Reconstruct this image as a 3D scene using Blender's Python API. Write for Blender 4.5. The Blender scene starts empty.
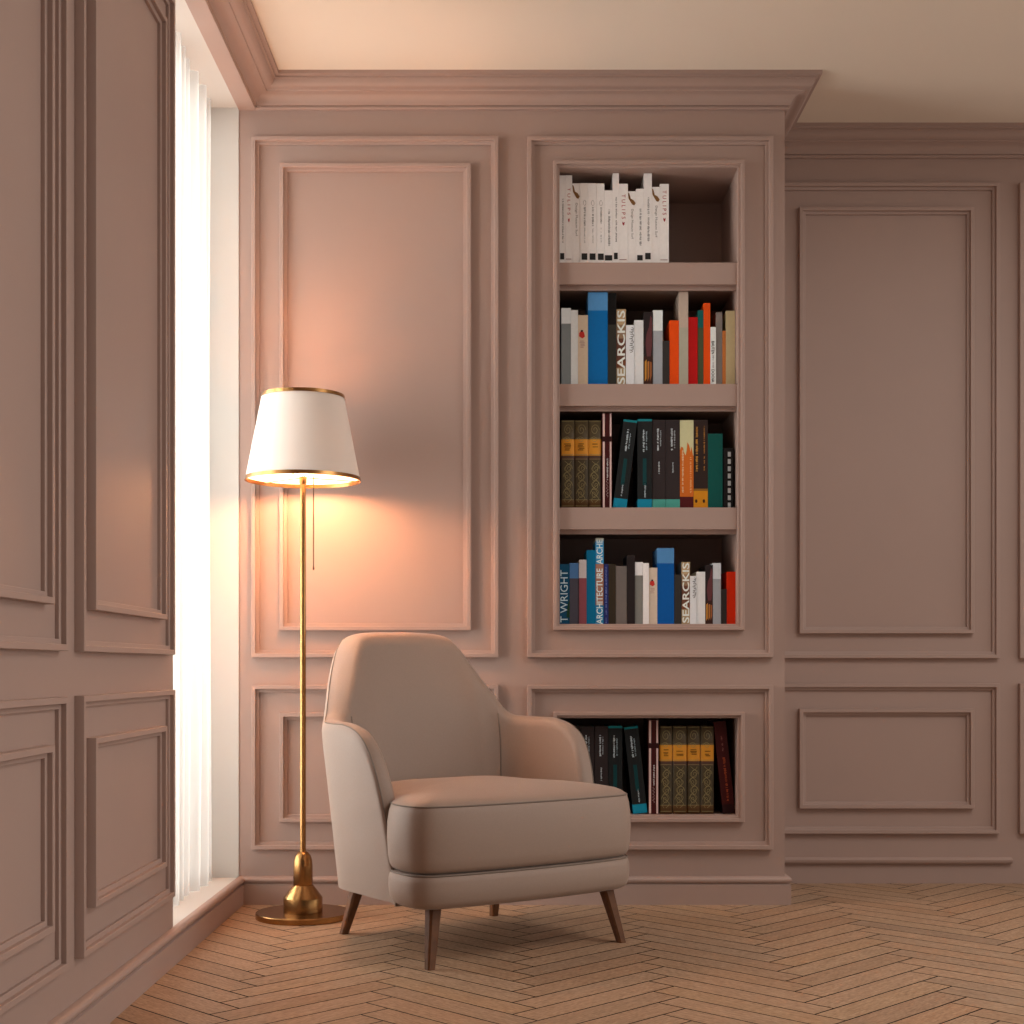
import bpy, bmesh, math, random
from mathutils import Vector, Matrix

SC = bpy.context.scene
C = SC.collection
random.seed(7)
H0 = 0.79            # camera height
D = 4.74             # panelled wall plane
DR = 5.19            # recessed wall plane
XL = -0.91           # window wall plane
XR = 0.909           # outer corner of the projecting bay
ZC = 2.737           # ceiling
F = 1422.2

# ------------------------------------------------------------------ materials
def lin(c):
    return tuple((v/255/12.92) if v/255 <= .04045 else ((v/255+.055)/1.055)**2.4 for v in c)

def nodemat(name):
    m = bpy.data.materials.new(name); m.use_nodes = True
    nt = m.node_tree; b = nt.nodes['Principled BSDF']
    return m, nt, b

def mat(name, col, rough=.5, metal=0, var=.05, scale=30, bump=0, bscale=300, sheen=0, coat=0):
    """principled with a little procedural colour variation; col is linear"""
    m, nt, b = nodemat(name)
    tc = nt.nodes.new('ShaderNodeTexCoord')
    n = nt.nodes.new('ShaderNodeTexNoise'); n.inputs['Scale'].default_value = scale; n.inputs['Detail'].default_value = 3
    nt.links.new(tc.outputs['Object'], n.inputs['Vector'])
    r = nt.nodes.new('ShaderNodeValToRGB')
    r.color_ramp.elements[0].position = .3; r.color_ramp.elements[1].position = .7
    r.color_ramp.elements[0].color = (*[max(0, c*(1-var)) for c in col], 1)
    r.color_ramp.elements[1].color = (*[min(1, c*(1+var)) for c in col], 1)
    nt.links.new(n.outputs['Fac'], r.inputs['Fac'])
    nt.links.new(r.outputs['Color'], b.inputs['Base Color'])
    b.inputs['Roughness'].default_value = rough; b.inputs['Metallic'].default_value = metal
    if sheen:
        b.inputs['Sheen Weight'].default_value = sheen; b.inputs['Sheen Roughness'].default_value = .4
    if bump:
        n2 = nt.nodes.new('ShaderNodeTexNoise'); n2.inputs['Scale'].default_value = bscale
        nt.links.new(tc.outputs['Object'], n2.inputs['Vector'])
        bp = nt.nodes.new('ShaderNodeBump'); bp.inputs['Strength'].default_value = bump; bp.inputs['Distance'].default_value = .002
        nt.links.new(n2.outputs['Fac'], bp.inputs['Height']); nt.links.new(bp.outputs['Normal'], b.inputs['Normal'])
    return m

PAINT = mat('mauve_paint', (.40, .285, .245), .55, var=.02, scale=3, bump=.03, bscale=180)
CEIL = mat('ceiling_paint', (.77, .67, .56), .9, var=.015, scale=2)
WHITE = mat('white_reveal_paint', (.60, .58, .55), .6, var=.01, scale=3)
DARKLINE = mat('floor_gap', (.012, .007, .004), .95)
BRASS = mat('brushed_brass', (.40, .215, .08), .26, 1, var=.06, scale=60)
BRONZE = mat('dark_bronze_chain', (.10, .055, .03), .4, .8)
FABRIC = mat('taupe_upholstery', (.325, .236, .188), .56, var=.03, scale=220, bump=.12, bscale=900, sheen=.15)
PIPING = mat('taupe_piping', (.20, .155, .125), .6)
WOOD = mat('walnut_leg', (.12, .042, .010), .65, var=.25, scale=40)
PAGES = mat('book_pages', (.62, .55, .43), .85, var=.08, scale=200)

def floor_mat():
    m, nt, b = nodemat('oak_plank')
    at = nt.nodes.new('ShaderNodeAttribute'); at.attribute_name = 'tone'
    uv = nt.nodes.new('ShaderNodeUVMap'); uv.uv_map = 'grain'
    mp = nt.nodes.new('ShaderNodeMapping'); mp.inputs['Scale'].default_value = (9, 110, 1)
    nt.links.new(uv.outputs['UV'], mp.inputs['Vector'])
    n = nt.nodes.new('ShaderNodeTexNoise'); n.inputs['Scale'].default_value = 1; n.inputs['Detail'].default_value = 6; n.inputs['Roughness'].default_value = .7
    nt.links.new(mp.outputs['Vector'], n.inputs['Vector'])
    mp2 = nt.nodes.new('ShaderNodeMapping'); mp2.inputs['Scale'].default_value = (55, 330, 1)
    nt.links.new(uv.outputs['UV'], mp2.inputs['Vector'])
    n2 = nt.nodes.new('ShaderNodeTexNoise'); n2.inputs['Scale'].default_value = 1; n2.inputs['Detail'].default_value = 3
    nt.links.new(mp2.outputs['Vector'], n2.inputs['Vector'])
    r = nt.nodes.new('ShaderNodeValToRGB'); e = r.color_ramp.elements
    e[0].position = .34; e[0].color = (.22, .125, .07, 1); e[1].position = .66; e[1].color = (.54, .37, .24, 1)
    mid = e.new(.5); mid.color = (.40, .255, .158, 1)
    add = nt.nodes.new('ShaderNodeMath'); add.operation = 'MULTIPLY_ADD'; add.inputs[1].default_value = .45; add.inputs[2].default_value = .0
    nt.links.new(n.outputs['Fac'], add.inputs[0])
    ad2 = nt.nodes.new('ShaderNodeMath'); ad2.operation = 'MULTIPLY_ADD'; ad2.inputs[1].default_value = .55
    nt.links.new(n2.outputs['Fac'], ad2.inputs[0]); nt.links.new(add.outputs[0], ad2.inputs[2])
    nt.links.new(ad2.outputs[0], r.inputs['Fac'])
    mx = nt.nodes.new('ShaderNodeMix'); mx.data_type = 'RGBA'; mx.blend_type = 'MULTIPLY'; mx.inputs['Factor'].default_value = 1
    nt.links.new(r.outputs['Color'], mx.inputs[6]); nt.links.new(at.outputs['Color'], mx.inputs[7])
    nt.links.new(mx.outputs[2], b.inputs['Base Color'])
    b.inputs['Roughness'].default_value = .6
    bp = nt.nodes.new('ShaderNodeBump'); bp.inputs['Strength'].default_value = .25; bp.inputs['Distance'].default_value = .002
    nt.links.new(n2.outputs['Fac'], bp.inputs['Height']); nt.links.new(bp.outputs['Normal'], b.inputs['Normal'])
    return m
OAK = floor_mat()

def cloth_mat(name, col, trans, clear=0, weave=900):
    m = bpy.data.materials.new(name); m.use_nodes = True; nt = m.node_tree
    nt.nodes.remove(nt.nodes['Principled BSDF']); out = nt.nodes['Material Output']
    tc = nt.nodes.new('ShaderNodeTexCoord'); n = nt.nodes.new('ShaderNodeTexNoise'); n.inputs['Scale'].default_value = weave
    nt.links.new(tc.outputs['Object'], n.inputs['Vector'])
    r = nt.nodes.new('ShaderNodeValToRGB')
    r.color_ramp.elements[0].color = (*[c*.96 for c in col], 1); r.color_ramp.elements[1].color = (*col, 1)
    nt.links.new(n.outputs['Fac'], r.inputs['Fac'])
    d = nt.nodes.new('ShaderNodeBsdfDiffuse'); t = nt.nodes.new('ShaderNodeBsdfTranslucent')
    nt.links.new(r.outputs['Color'], d.inputs['Color']); nt.links.new(r.outputs['Color'], t.inputs['Color'])
    mx = nt.nodes.new('ShaderNodeMixShader'); mx.inputs[0].default_value = trans
    nt.links.new(d.outputs[0], mx.inputs[1]); nt.links.new(t.outputs[0], mx.inputs[2])
    last = mx
    if clear:
        tr = nt.nodes.new('ShaderNodeBsdfTransparent'); m2 = nt.nodes.new('ShaderNodeMixShader'); m2.inputs[0].default_value = clear
        nt.links.new(mx.outputs[0], m2.inputs[1]); nt.links.new(tr.outputs[0], m2.inputs[2]); last = m2
    nt.links.new(last.outputs[0], out.inputs['Surface'])
    return m
SHEER = cloth_mat('sheer_curtain', (.66, .63, .60), .50, .44)
SHADE = cloth_mat('shade_linen', (.76, .70, .65), .006)

def glass_mat():
    m = bpy.data.materials.new('window_glass'); m.use_nodes = True; nt = m.node_tree
    nt.nodes.remove(nt.nodes['Principled BSDF'])
    t = nt.nodes.new('ShaderNodeBsdfTransparent'); g = nt.nodes.new('ShaderNodeBsdfGlossy'); g.inputs['Roughness'].default_value = .02
    fr = nt.nodes.new('ShaderNodeFresnel'); fr.inputs['IOR'].default_value = 1.45
    mx = nt.nodes.new('ShaderNodeMixShader')
    nt.links.new(fr.outputs[0], mx.inputs[0]); nt.links.new(t.outputs[0], mx.inputs[1]); nt.links.new(g.outputs[0], mx.inputs[2])
    nt.links.new(mx.outputs[0], nt.nodes['Material Output'].inputs['Surface'])
    return m
GLASS = glass_mat()

def emit_mat(name, col, s):
    m, nt, b = nodemat(name)
    b.inputs['Base Color'].default_value = (*col, 1)
    b.inputs['Emission Color'].default_value = (*col, 1); b.inputs['Emission Strength'].default_value = s
    return m

# ------------------------------------------------------------------ helpers
def mk(name, bm, mats, parent=None, smooth=False, recalc=True):
    if recalc: bmesh.ops.recalc_face_normals(bm, faces=bm.faces)
    me = bpy.data.meshes.new(name); bm.to_mesh(me); bm.free()
    if not isinstance(mats, (list, tuple)): mats = [mats]
    for m in mats: me.materials.append(m)
    if smooth:
        for p in me.polygons: p.use_smooth = True
    o = bpy.data.objects.new(name, me); C.objects.link(o)
    if parent: o.parent = parent
    return o

def tag(o, label, cat, group=None):
    o['label'] = label; o['category'] = cat
    if group: o['group'] = group
    return o

def empty(name, loc, rz=0):
    o = bpy.data.objects.new(name, None); C.objects.link(o)
    o.location = loc; o.rotation_euler = (0, 0, rz); o.empty_display_size = .05
    return o

def struct(name, bm, mats, smooth=False):
    o = mk(name, bm, mats, None, smooth); o['kind'] = 'structure'; return o

def box(bm, x0, x1, y0, y1, z0, z1, mi=0):
    v = [bm.verts.new(p) for p in ((x0,y0,z0),(x1,y0,z0),(x1,y1,z0),(x0,y1,z0),(x0,y0,z1),(x1,y0,z1),(x1,y1,z1),(x0,y1,z1))]
    for f in ((0,3,2,1),(4,5,6,7),(0,1,5,4),(1,2,6,5),(2,3,7,6),(3,0,4,7)):
        bm.faces.new([v[i] for i in f]).material_index = mi

def tube(bm, pts, r, seg=8, closed=False):
    pts = [Vector(p) for p in pts]; n = len(pts); rings = []
    up = Vector((0, 0, 1)); prev = None
    for i, p in enumerate(pts):
        if closed: t = pts[(i+1) % n]-pts[i-1]
        else: t = pts[min(i+1, n-1)]-pts[max(i-1, 0)]
        t.normalize()
        if prev is None:
            a = t.cross(up)
            if a.length < 1e-3: a = t.cross(Vector((1, 0, 0)))
        else:
            a = prev-t*prev.dot(t)
        a.normalize(); prev = a.copy(); b = t.cross(a)
        rings.append([bm.verts.new(p+(a*math.cos(2*math.pi*k/seg)+b*math.sin(2*math.pi*k/seg))*r) for k in range(seg)])
    m = n if closed else n-1
    for i in range(m):
        A, B = rings[i], rings[(i+1) % n]
        for k in range(seg):
            bm.faces.new((A[k], A[(k+1) % seg], B[(k+1) % seg], B[k]))
    if not closed:
        bm.faces.new(rings[0]); bm.faces.new(rings[-1])

def lathe(bm, prof, seg=48, cx=0, cy=0, close=True):
    rings = []
    for r, z in prof:
        if r < 1e-6: rings.append([bm.verts.new((cx, cy, z))])
        else: rings.append([bm.verts.new((cx+r*math.cos(2*math.pi*k/seg), cy+r*math.sin(2*math.pi*k/seg), z)) for k in range(seg)])
    for A, B in zip(rings, rings[1:]):
        for k in range(seg):
            q = [A[k % len(A)], A[(k+1) % len(A)], B[(k+1) % len(B)], B[k % len(B)]]
            u = []
            for v in q:
                if v not in u: u.append(v)
            if len(u) > 2: bm.faces.new(u)

def smooth_sharp(o, ang=35):
    me = o.data
    for p in me.polygons: p.use_smooth = True
    bm = bmesh.new(); bm.from_mesh(me)
    for e in bm.edges:
        if len(e.link_faces) == 2 and e.calc_face_angle(0) > math.radians(ang): e.smooth = False
    bm.to_mesh(me); bm.free()

def spl(xs, ys, x):
    """monotone-ish cubic (catmull) interpolation"""
    if x <= xs[0]: return ys[0]
    if x >= xs[-1]: return ys[-1]
    for i in range(len(xs)-1):
        if x <= xs[i+1]: break
    h = xs[i+1]-xs[i]; t = (x-xs[i])/h
    def sl(j):
        if j == 0: return (ys[1]-ys[0])/(xs[1]-xs[0])
        if j == len(xs)-1: return (ys[-1]-ys[-2])/(xs[-1]-xs[-2])
        a = (ys[j]-ys[j-1])/(xs[j]-xs[j-1]); b = (ys[j+1]-ys[j])/(xs[j+1]-xs[j])
        return 0 if a*b <= 0 else 2*a*b/(a+b)
    m0, m1 = sl(i)*h, sl(i+1)*h
    return (2*t**3-3*t*t+1)*ys[i]+(t**3-2*t*t+t)*m0+(-2*t**3+3*t*t)*ys[i+1]+(t**3-t*t)*m1

# ------------------------------------------------------------------ floor
def build_floor():
    bm = bmesh.new(); tone = bm.loops.layers.color.new('tone'); uvl = bm.loops.layers.uv.new('grain')
    P = .344; dw = P/6; row = 2*dw; g = .0023
    y0 = 1122.0/(1002.1-667)
    s2 = math.sqrt(.5)
    rnd = random.Random(3)
    x_lo, x_hi, y_lo, y_hi = XL-.05, 4.2, -.9, DR+.02
    def plank(c0, c1, d):
        # c0,c1 end corners, d unit direction, length L
        L = P/s2
        c0 = Vector(c0); c1 = Vector(c1); d = Vector(d)
        w = (c1-c0).normalized()
        q = [c0+w*g+d*g, c1-w*g+d*g, c1-w*g+d*(L-g), c0+w*g+d*(L-g)]
        if max(p.x for p in q) < x_lo or min(p.x for p in q) > x_hi: return
        if max(p.y for p in q) < y_lo or min(p.y for p in q) > y_hi: return
        t = rnd.uniform(.93, 1.05); hue = rnd.uniform(-.02, .03)
        col = (min(1, t*(1+hue)), min(1, t), min(1, t*(1-hue)), 1)
        ox, oy = rnd.uniform(0, 50), rnd.uniform(0, 50)
        vs = [bm.verts.new((p.x, p.y, 0)) for p in q]
        f = bm.faces.new(vs)
        if f.normal.z < 0 or (q[1]-q[0]).cross(q[2]-q[1]) < 0: f.normal_flip()
        W = (c1-c0).length
        um = {0: (0, 0), 1: (0, W), 2: (L, W), 3: (L, 0)}
        for lp in f.loops:
            lp[tone] = col; i = vs.index(lp.vert); lp[uvl].uv = (um[i][0]+ox, um[i][1]+oy)
    for k in range(-4, 8):
        X = k*2*P
        for j in range(-60, 40):
            y = y0+j*row
            plank((X, y), (X+dw, y+dw), (-s2, s2))
            plank((X, y+row), (X+dw, y+dw), (s2, s2))
    for co, no in (((x_lo,0,0),(-1,0,0)), ((x_hi,0,0),(1,0,0)), ((0,y_lo,0),(0,-1,0)), ((0,y_hi,0),(0,1,0))):
        bmesh.ops.bisect_plane(bm, geom=bm.verts[:]+bm.edges[:]+bm.faces[:], plane_co=co, plane_no=no, clear_outer=True)
    a = bm.verts.new((x_lo, y_lo, -.0015)); b = bm.verts.new((x_hi, y_lo, -.0015)); c = bm.verts.new((x_hi, y_hi, -.0015)); d = bm.verts.new((x_lo, y_hi, -.0015))
    f = bm.faces.new((a, b, c, d)); f.material_index = 1
    o = mk('floor', bm, [OAK, DARKLINE], recalc=False); o['kind'] = 'structure'
build_floor()

# ------------------------------------------------------------------ room shell
bm = bmesh.new(); box(bm, XL-.3, 4.2, -.9, DR+.2, ZC, ZC+.1); struct('ceiling', bm, CEIL)
ZS = 2.653; YW = 3.817; ZB = .088
bm = bmesh.new()
box(bm, XL-.26, XL, -.9, YW, 0, ZC)
box(bm, XL-.26, XL, YW, D, 0, ZB-.004)
box(bm, XL-.26, XL, YW, D, ZS+.004, ZC)
struct('wall_left', bm, PAINT)
# niches
NX0, NX1 = .1583, .7517
U0, U1 = .9333, 2.4517
L0, L1 = .2953, .62
t = .006; yb = D+.36
def wall_with_niches():
    bm = bmesh.new(); cache = {}
    def V(x, y, z):
        k = (round(x, 5), round(y, 5), round(z, 5))
        if k not in cache: cache[k] = bm.verts.new((x, y, z))
        return cache[k]
    xs = [XL, NX0-t, NX1+t, XR]; zs = [0, L0-t, L1+t, U0-t, U1+t, ZC]; yn = yb+t; ye = DR-.0005
    for i in range(3):
        for j in range(5):
            x0, x1, z0, z1 = xs[i], xs[i+1], zs[j], zs[j+1]
            bm.faces.new((V(x0,ye,z0), V(x0,ye,z1), V(x1,ye,z1), V(x1,ye,z0)))
            if i == 1 and j in (1, 3):
                bm.faces.new((V(x0,yn,z0), V(x1,yn,z0), V(x1,yn,z1), V(x0,yn,z1)))
                bm.faces.new((V(x0,D,z0), V(x0,yn,z0), V(x0,yn,z1), V(x0,D,z1)))
                bm.faces.new((V(x1,D,z0), V(x1,D,z1), V(x1,yn,z1), V(x1,yn,z0)))
                bm.faces.new((V(x0,D,z0), V(x1,D,z0), V(x1,yn,z0), V(x0,yn,z0)))
                bm.faces.new((V(x0,D,z1), V(x0,yn,z1), V(x1,yn,z1), V(x1,D,z1)))
            else: bm.faces.new((V(x0,D,z0), V(x1,D,z0), V(x1,D,z1), V(x0,D,z1)))
    for j in range(5):
        z0, z1 = zs[j], zs[j+1]
        bm.faces.new((V(XL,D,z0), V(XL,D,z1), V(XL,ye,z1), V(XL,ye,z0))); bm.faces.new((V(XR,D,z0), V(XR,ye,z0), V(XR,ye,z1), V(XR,D,z1)))
    for i in range(3):
        x0, x1 = xs[i], xs[i+1]
        bm.faces.new((V(x0,D,0), V(x0,ye,0), V(x1,ye,0), V(x1,D,0))); bm.faces.new((V(x0,D,ZC), V(x1,D,ZC), V(x1,ye,ZC), V(x0,ye,ZC)))
    return bm
bm = wall_with_niches()
struct('wall_back', bm, PAINT)
bm = bmesh.new(); box(bm, XR-.2, 4.2, DR, DR+.2, 0, ZC); struct('wall_right', bm, PAINT)

# window recess lining: jamb, soffit, sill
bm = bmesh.new()
box(bm, XL-.26, XL-.0005, D-.003, D+.1, ZB, ZS)
struct('trim_1', bm, WHITE)
bm = bmesh.new(); box(bm, XL-.26, XL-.0005, YW, D-.003, ZS, ZS+.004); struct('trim_2', bm, WHITE)
bm = bmesh.new(); box(bm, XL-.26, XL-.0005, YW, D-.003, ZB-.004, ZB); struct('trim_3', bm, WHITE)
bm = bmesh.new(); box(bm, XL-.26, XL-.0005, YW-.0005, YW+.003, ZB, ZS); struct('trim_4', bm, WHITE)

# window
bm = bmesh.new()
wx0, wx1 = XL-.25, XL-.20; ya, yz = YW+.003, D-.003
box(bm, wx0, wx1, ya, ya+.05, ZB, ZS); box(bm, wx0, wx1, yz-.05, yz, ZB, ZS)
box(bm, wx0, wx1, ya+.05, yz-.05, ZB, ZB+.05); box(bm, wx0, wx1, ya+.05, yz-.05, ZS-.05, ZS)
ym = (ya+yz)/2; box(bm, wx0+.005, wx1-.005, ym-.025, ym+.025, ZB+.05, ZS-.05)
win = struct('window_1', bm, WHITE)
bm = bmesh.new(); box(bm, wx0+.02, wx0+.026, ya+.05, yz-.05, ZB+.05, ZS-.05); mk('glass_pane', bm, GLASS, win)

# curtain
bm = bmesh.new()
ny, nz = 260, 12; rows = []
cy0, cy1 = YW+.008, D-.006
for j in range(nz+1):
    z = ZB+.002+(ZS-.004-ZB)*j/nz; row = []
    for i in range(ny+1):
        s = i/ny; y = cy0+(cy1-cy0)*s
        sp = 1+.10*math.sin(j*.5)*(1-j/nz)
        ph = s*2*math.pi*9+.9*math.sin(s*11.3+.4)+.6*math.sin(s*5.1+2)
        a = .020*(1+.35*math.sin(s*17+1.3))
        x = XL-.095+a*math.sin(ph)*sp+.006*math.sin(2.1*ph+1)+.004*math.sin(z*1.7+s*9)
        row.append(bm.verts.new((x, y, z)))
    rows.append(row)
for A, B in zip(rows, rows[1:]):
    for i in range(ny): bm.faces.new((A[i], A[i+1], B[i+1], B[i]))
o = mk('curtain', bm, SHEER, smooth=True)
tag(o, 'white sheer floor length curtain glowing in the tall window recess', 'curtain')

# panel mouldings
PROF = [(0,-.001),(0,.0192),(.0010,.0205),(.0125,.0205),(.0136,.0192),(.0136,.0095),(.0150,.0090),(.0225,.0090),(.0240,.0078),(.0240,-.001)]
PROFN = [(d*.85, h) for d, h in PROF]
def frame_bm(bm, fn, a0, a1, z0, z1, prof=PROF):
    rings = []
    for d, h in prof:
        rings.append([bm.verts.new(fn(a, z, h)) for a, z in ((a0+d, z0+d), (a1-d, z0+d), (a1-d, z1-d), (a0+d, z1-d))])
    for A, B in zip(rings, rings[1:]):
        for k in range(4): bm.faces.new((A[k], A[(k+1) % 4], B[(k+1) % 4], B[k]))
tn = [4]
def frame(fn, a0, a1, z0, z1, prof=PROF):
    tn[0] += 1
    bm = bmesh.new(); frame_bm(bm, fn, a0, a1, z0, z1, prof)
    o = struct('trim_%d' % tn[0], bm, PAINT); smooth_sharp(o, 40)
fb = lambda a, z, h: (a, D-h, z)
fr = lambda a, z, h: (a, DR-h, z)
fl = lambda a, z, h: (XL+h, a, z)
UO, UI, LO, LI = (.822, 2.552), (.912, 2.463), (.1837, .730), (.275, .638)
px = lambda x: (x-512)/301
for fn, o0, o1, i0, i1 in ((fb, px(251.5), px(498.3), px(279.5), px(470.9)), (fr, .953, 1.774, 1.0456, 1.681), (fr, 1.847, 2.668, 1.94, 2.575), (fr, 2.74, 3.56, 2.833, 3.467),
                           (fl, 2.957, 3.760, 3.042, 3.673), (fl, 2.05, 2.855, 2.135, 2.770), (fl, 1.145, 1.95, 1.23, 1.865), (fl, .24, 1.045, .325, .96)):
    frame(fn, o0, o1, *UO); frame(fn, i0, i1, *UI); frame(fn, o0, o1, *LO); frame(fn, i0, i1, *LI)
frame(fb, px(527.5), px(773), *UO); frame(fb, px(527.5), px(773), *LO)
nw = .0205
frame(fb, NX0-nw, NX1+nw, U0-nw, U1+nw, PROFN); frame(fb, NX0-nw, NX1+nw, L0-nw, L1+nw, PROFN)

def sweep(bm, path_fn, prof):
    rings = [[bm.verts.new((x, y, z)) for x, y in path_fn(p)] for p, z in prof]
    for A, B in zip(rings, rings[1:]):
        for i in range(len(A)-1): bm.faces.new((A[i], A[i+1], B[i+1], B[i]))
# crown cornice
def arc(p0, p1, bulge, n=6):
    out = []
    for i in range(1, n):
        t_ = i/n; x = p0[0]+(p1[0]-p0[0])*t_; z = p0[1]+(p1[1]-p0[1])*t_
        dx, dz = p1[0]-p0[0], p1[1]-p0[1]
        k = bulge*4*t_*(1-t_)
        out.append((x-dz*k, z+dx*k))
    return out
cp = [(0, -.092), (.011, -.092), (.013, -.089), (.013, -.084), (.010, -.082), (.016, -.080)]
a_ = (.016, -.080); b_ = (.050, -.050)
cp += arc(a_, b_, .18)+[b_, (.056, -.050), (.058, -.046)]
a_ = (.058, -.046); b_ = (.086, -.021)
cp += arc(a_, b_, -.20)+[b_, (.092, -.020), (.092, -.014), (.095, -.012), (.103, -.011), (.104, 0)]
cp = [(p, ZC+z) for p, z in cp]
xl2 = XL+.045
bm = bmesh.new()
sweep(bm, lambda p: [(xl2+p, -.9), (xl2+p, D-p), (XR+p, D-p), (XR+p, DR-p), (4.2, DR-p)], cp)
box(bm, XL, xl2, -.9, D, ZC-.092, ZC)
tn[0] += 1
o = struct('trim_%d' % tn[0], bm, PAINT); smooth_sharp(o, 30)
# baseboards
bp = [(.018, 0), (.018, .066), (.012, .069), (.012, .073), (.018, .074), (.0205, .078), (.021, .084), (.018, .089), (.011, .0925), (0, .093)]
bm = bmesh.new(); sweep(bm, lambda p: [(XL+p, -.9), (XL+p, D-p)], bp); o = struct('baseboard_left', bm, PAINT); smooth_sharp(o, 40)
bm = bmesh.new(); sweep(bm, lambda p: [(XL+p, D-p), (XR+p, D-p), (XR+p, DR)], bp); o = struct('baseboard_back', bm, PAINT); smooth_sharp(o, 40)
bm = bmesh.new()
prof = [(0,.074),(.014,.075),(.018,.080),(.018,.089),(.013,.094),(0,.096)]
sweep(bm, lambda p: [(XR+.01, DR-p), (1.822, DR-p)], prof)
e = [v for v in bm.verts if v.co.x > 1.81]; bm.faces.new(sorted(e, key=lambda v: v.co.z))
o = struct('baseboard_right', bm, PAINT); smooth_sharp(o, 40)

# ------------------------------------------------------------------ recessed bookcases
def lining(root, z0, z1):
    ox, oy, oz = root.location
    def part(name, *b):
        bm = bmesh.new(); box(bm, b[0]-ox, b[1]-ox, b[2]-oy, b[3]-oy, b[4]-oz, b[5]-oz); return mk(name, bm, PAINT, root)
    part('back_panel', NX0, NX1, yb, yb+t, z0, z1)
    part('side_panel', NX0-t, NX0, D+.001, yb+t, z0-t, z1+t); part('side_panel', NX1, NX1+t, D+.001, yb+t, z0-t, z1+t)
    part('bottom_panel', NX0, NX1, D+.001, yb+t, z0-t, z0); part('top_panel', NX0, NX1, D+.001, yb+t, z1, z1+t)
    return part
S1, S2, S3 = 2.139, 1.734, 1.322
bc = empty('bookcase', ((NX0+NX1)/2, D, L0)); part = lining(bc, U0, U1)
tag(bc, 'recessed bookcase built into the panelled wall, four tall shelves above one low shelf', 'bookcase')
for s in (S1, S2, S3):
    sh = part('shelf', NX0, NX1, D+.004, yb, s-.0725, s)
    bm = bmesh.new(); ox, oy, oz = bc.location
    box(bm, NX0-ox, NX1-ox, D+.025-oy, D+.037-oy, s-.0725-.0145-oz, s-.0725-oz)
    mk('shelf_lip', bm, PAINT, sh)
lining(bc, L0, L1)

# ------------------------------------------------------------------ books
GAIN = (1.02, 1.22, 1.40)
mcache = {}
def bmat(c, rough=.55):
    k = (tuple(c), rough)
    if k not in mcache:
        mcache[k] = mat('book_cloth', [min(.93, v*g) for v, g in zip(lin(c), GAIN)], rough, var=.03, scale=80)
        mcache[k].node_tree.nodes['Principled BSDF'].inputs['Specular IOR Level'].default_value = .22
    return mcache[k]
YS = 4.78; SP = F/YS
X = lambda x: (x-512)/SP
Z = lambda y: H0+(667-y)/SP
BD = .17

def text_bm(txt, bold=False):
    cu = bpy.data.curves.new('txt', 'FONT'); cu.body = txt; cu.size = 1; cu.resolution_u = 3
    if bold: cu.offset = .018
    o = bpy.data.objects.new('txt', cu); C.objects.link(o)
    dg = bpy.context.evaluated_depsgraph_get(); dg.update()
    me = bpy.data.meshes.new_from_object(o.evaluated_get(dg))
    bm = bmesh.new(); bm.from_mesh(me)
    bpy.data.objects.remove(o); bpy.data.curves.remove(cu); bpy.data.meshes.remove(me)
    return bm

def fit(bm, x0, x1, z0, z1, rot, y):
    """lay a text mesh on the spine: rot 'up' reads upward, 'down' reads downward, 'h' level"""
    for v in bm.verts:
        a, b = v.co.x, v.co.y
        v.co = Vector((-b, 0, a)) if rot == 'up' else Vector((b, 0, -a)) if rot == 'down' else Vector((a, 0, b))
    xs = [v.co.x for v in bm.verts]; zs = [v.co.z for v in bm.verts]
    ax, bx, az, bz = min(xs), max(xs), min(zs), max(zs)
    for v in bm.verts:
        v.co = Vector((x0+(v.co.x-ax)/(bx-ax)*(x1-x0), y, z0+(v.co.z-az)/(bz-az)*(z1-z0)))
    return bm

def strokes(bm, x0, x1, z0, z1, y, seed, pitch=.0032):
    """an unreadable line of tiny print running along the spine"""
    r = random.Random(seed); z = z1
    while z > z0:
        l = r.uniform(.4, .75)*pitch
        if r.random() > .16:
            a = x0+(x1-x0)*r.uniform(0, .25); b = x1-(x1-x0)*r.uniform(0, .3)
            q = [bm.verts.new(p) for p in ((a, y, z-l), (b, y, z-l), (b, y, z), (a, y, z))]
            bm.faces.new(q)
        z -= pitch

def ribbon(bm, pts, w, y):
    L = []
    for i, p in enumerate(pts):
        a = pts[max(i-1, 0)]; b = pts[min(i+1, len(pts)-1)]
        dx, dz = b[0]-a[0], b[1]-a[1]; l = math.hypot(dx, dz) or 1
        nx, nz = -dz/l*w/2, dx/l*w/2
        L.append((bm.verts.new((p[0]+nx, y, p[1]+nz)), bm.verts.new((p[0]-nx, y, p[1]-nz))))
    for A, B in zip(L, L[1:]): bm.faces.new((A[0], B[0], B[1], A[1]))

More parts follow.
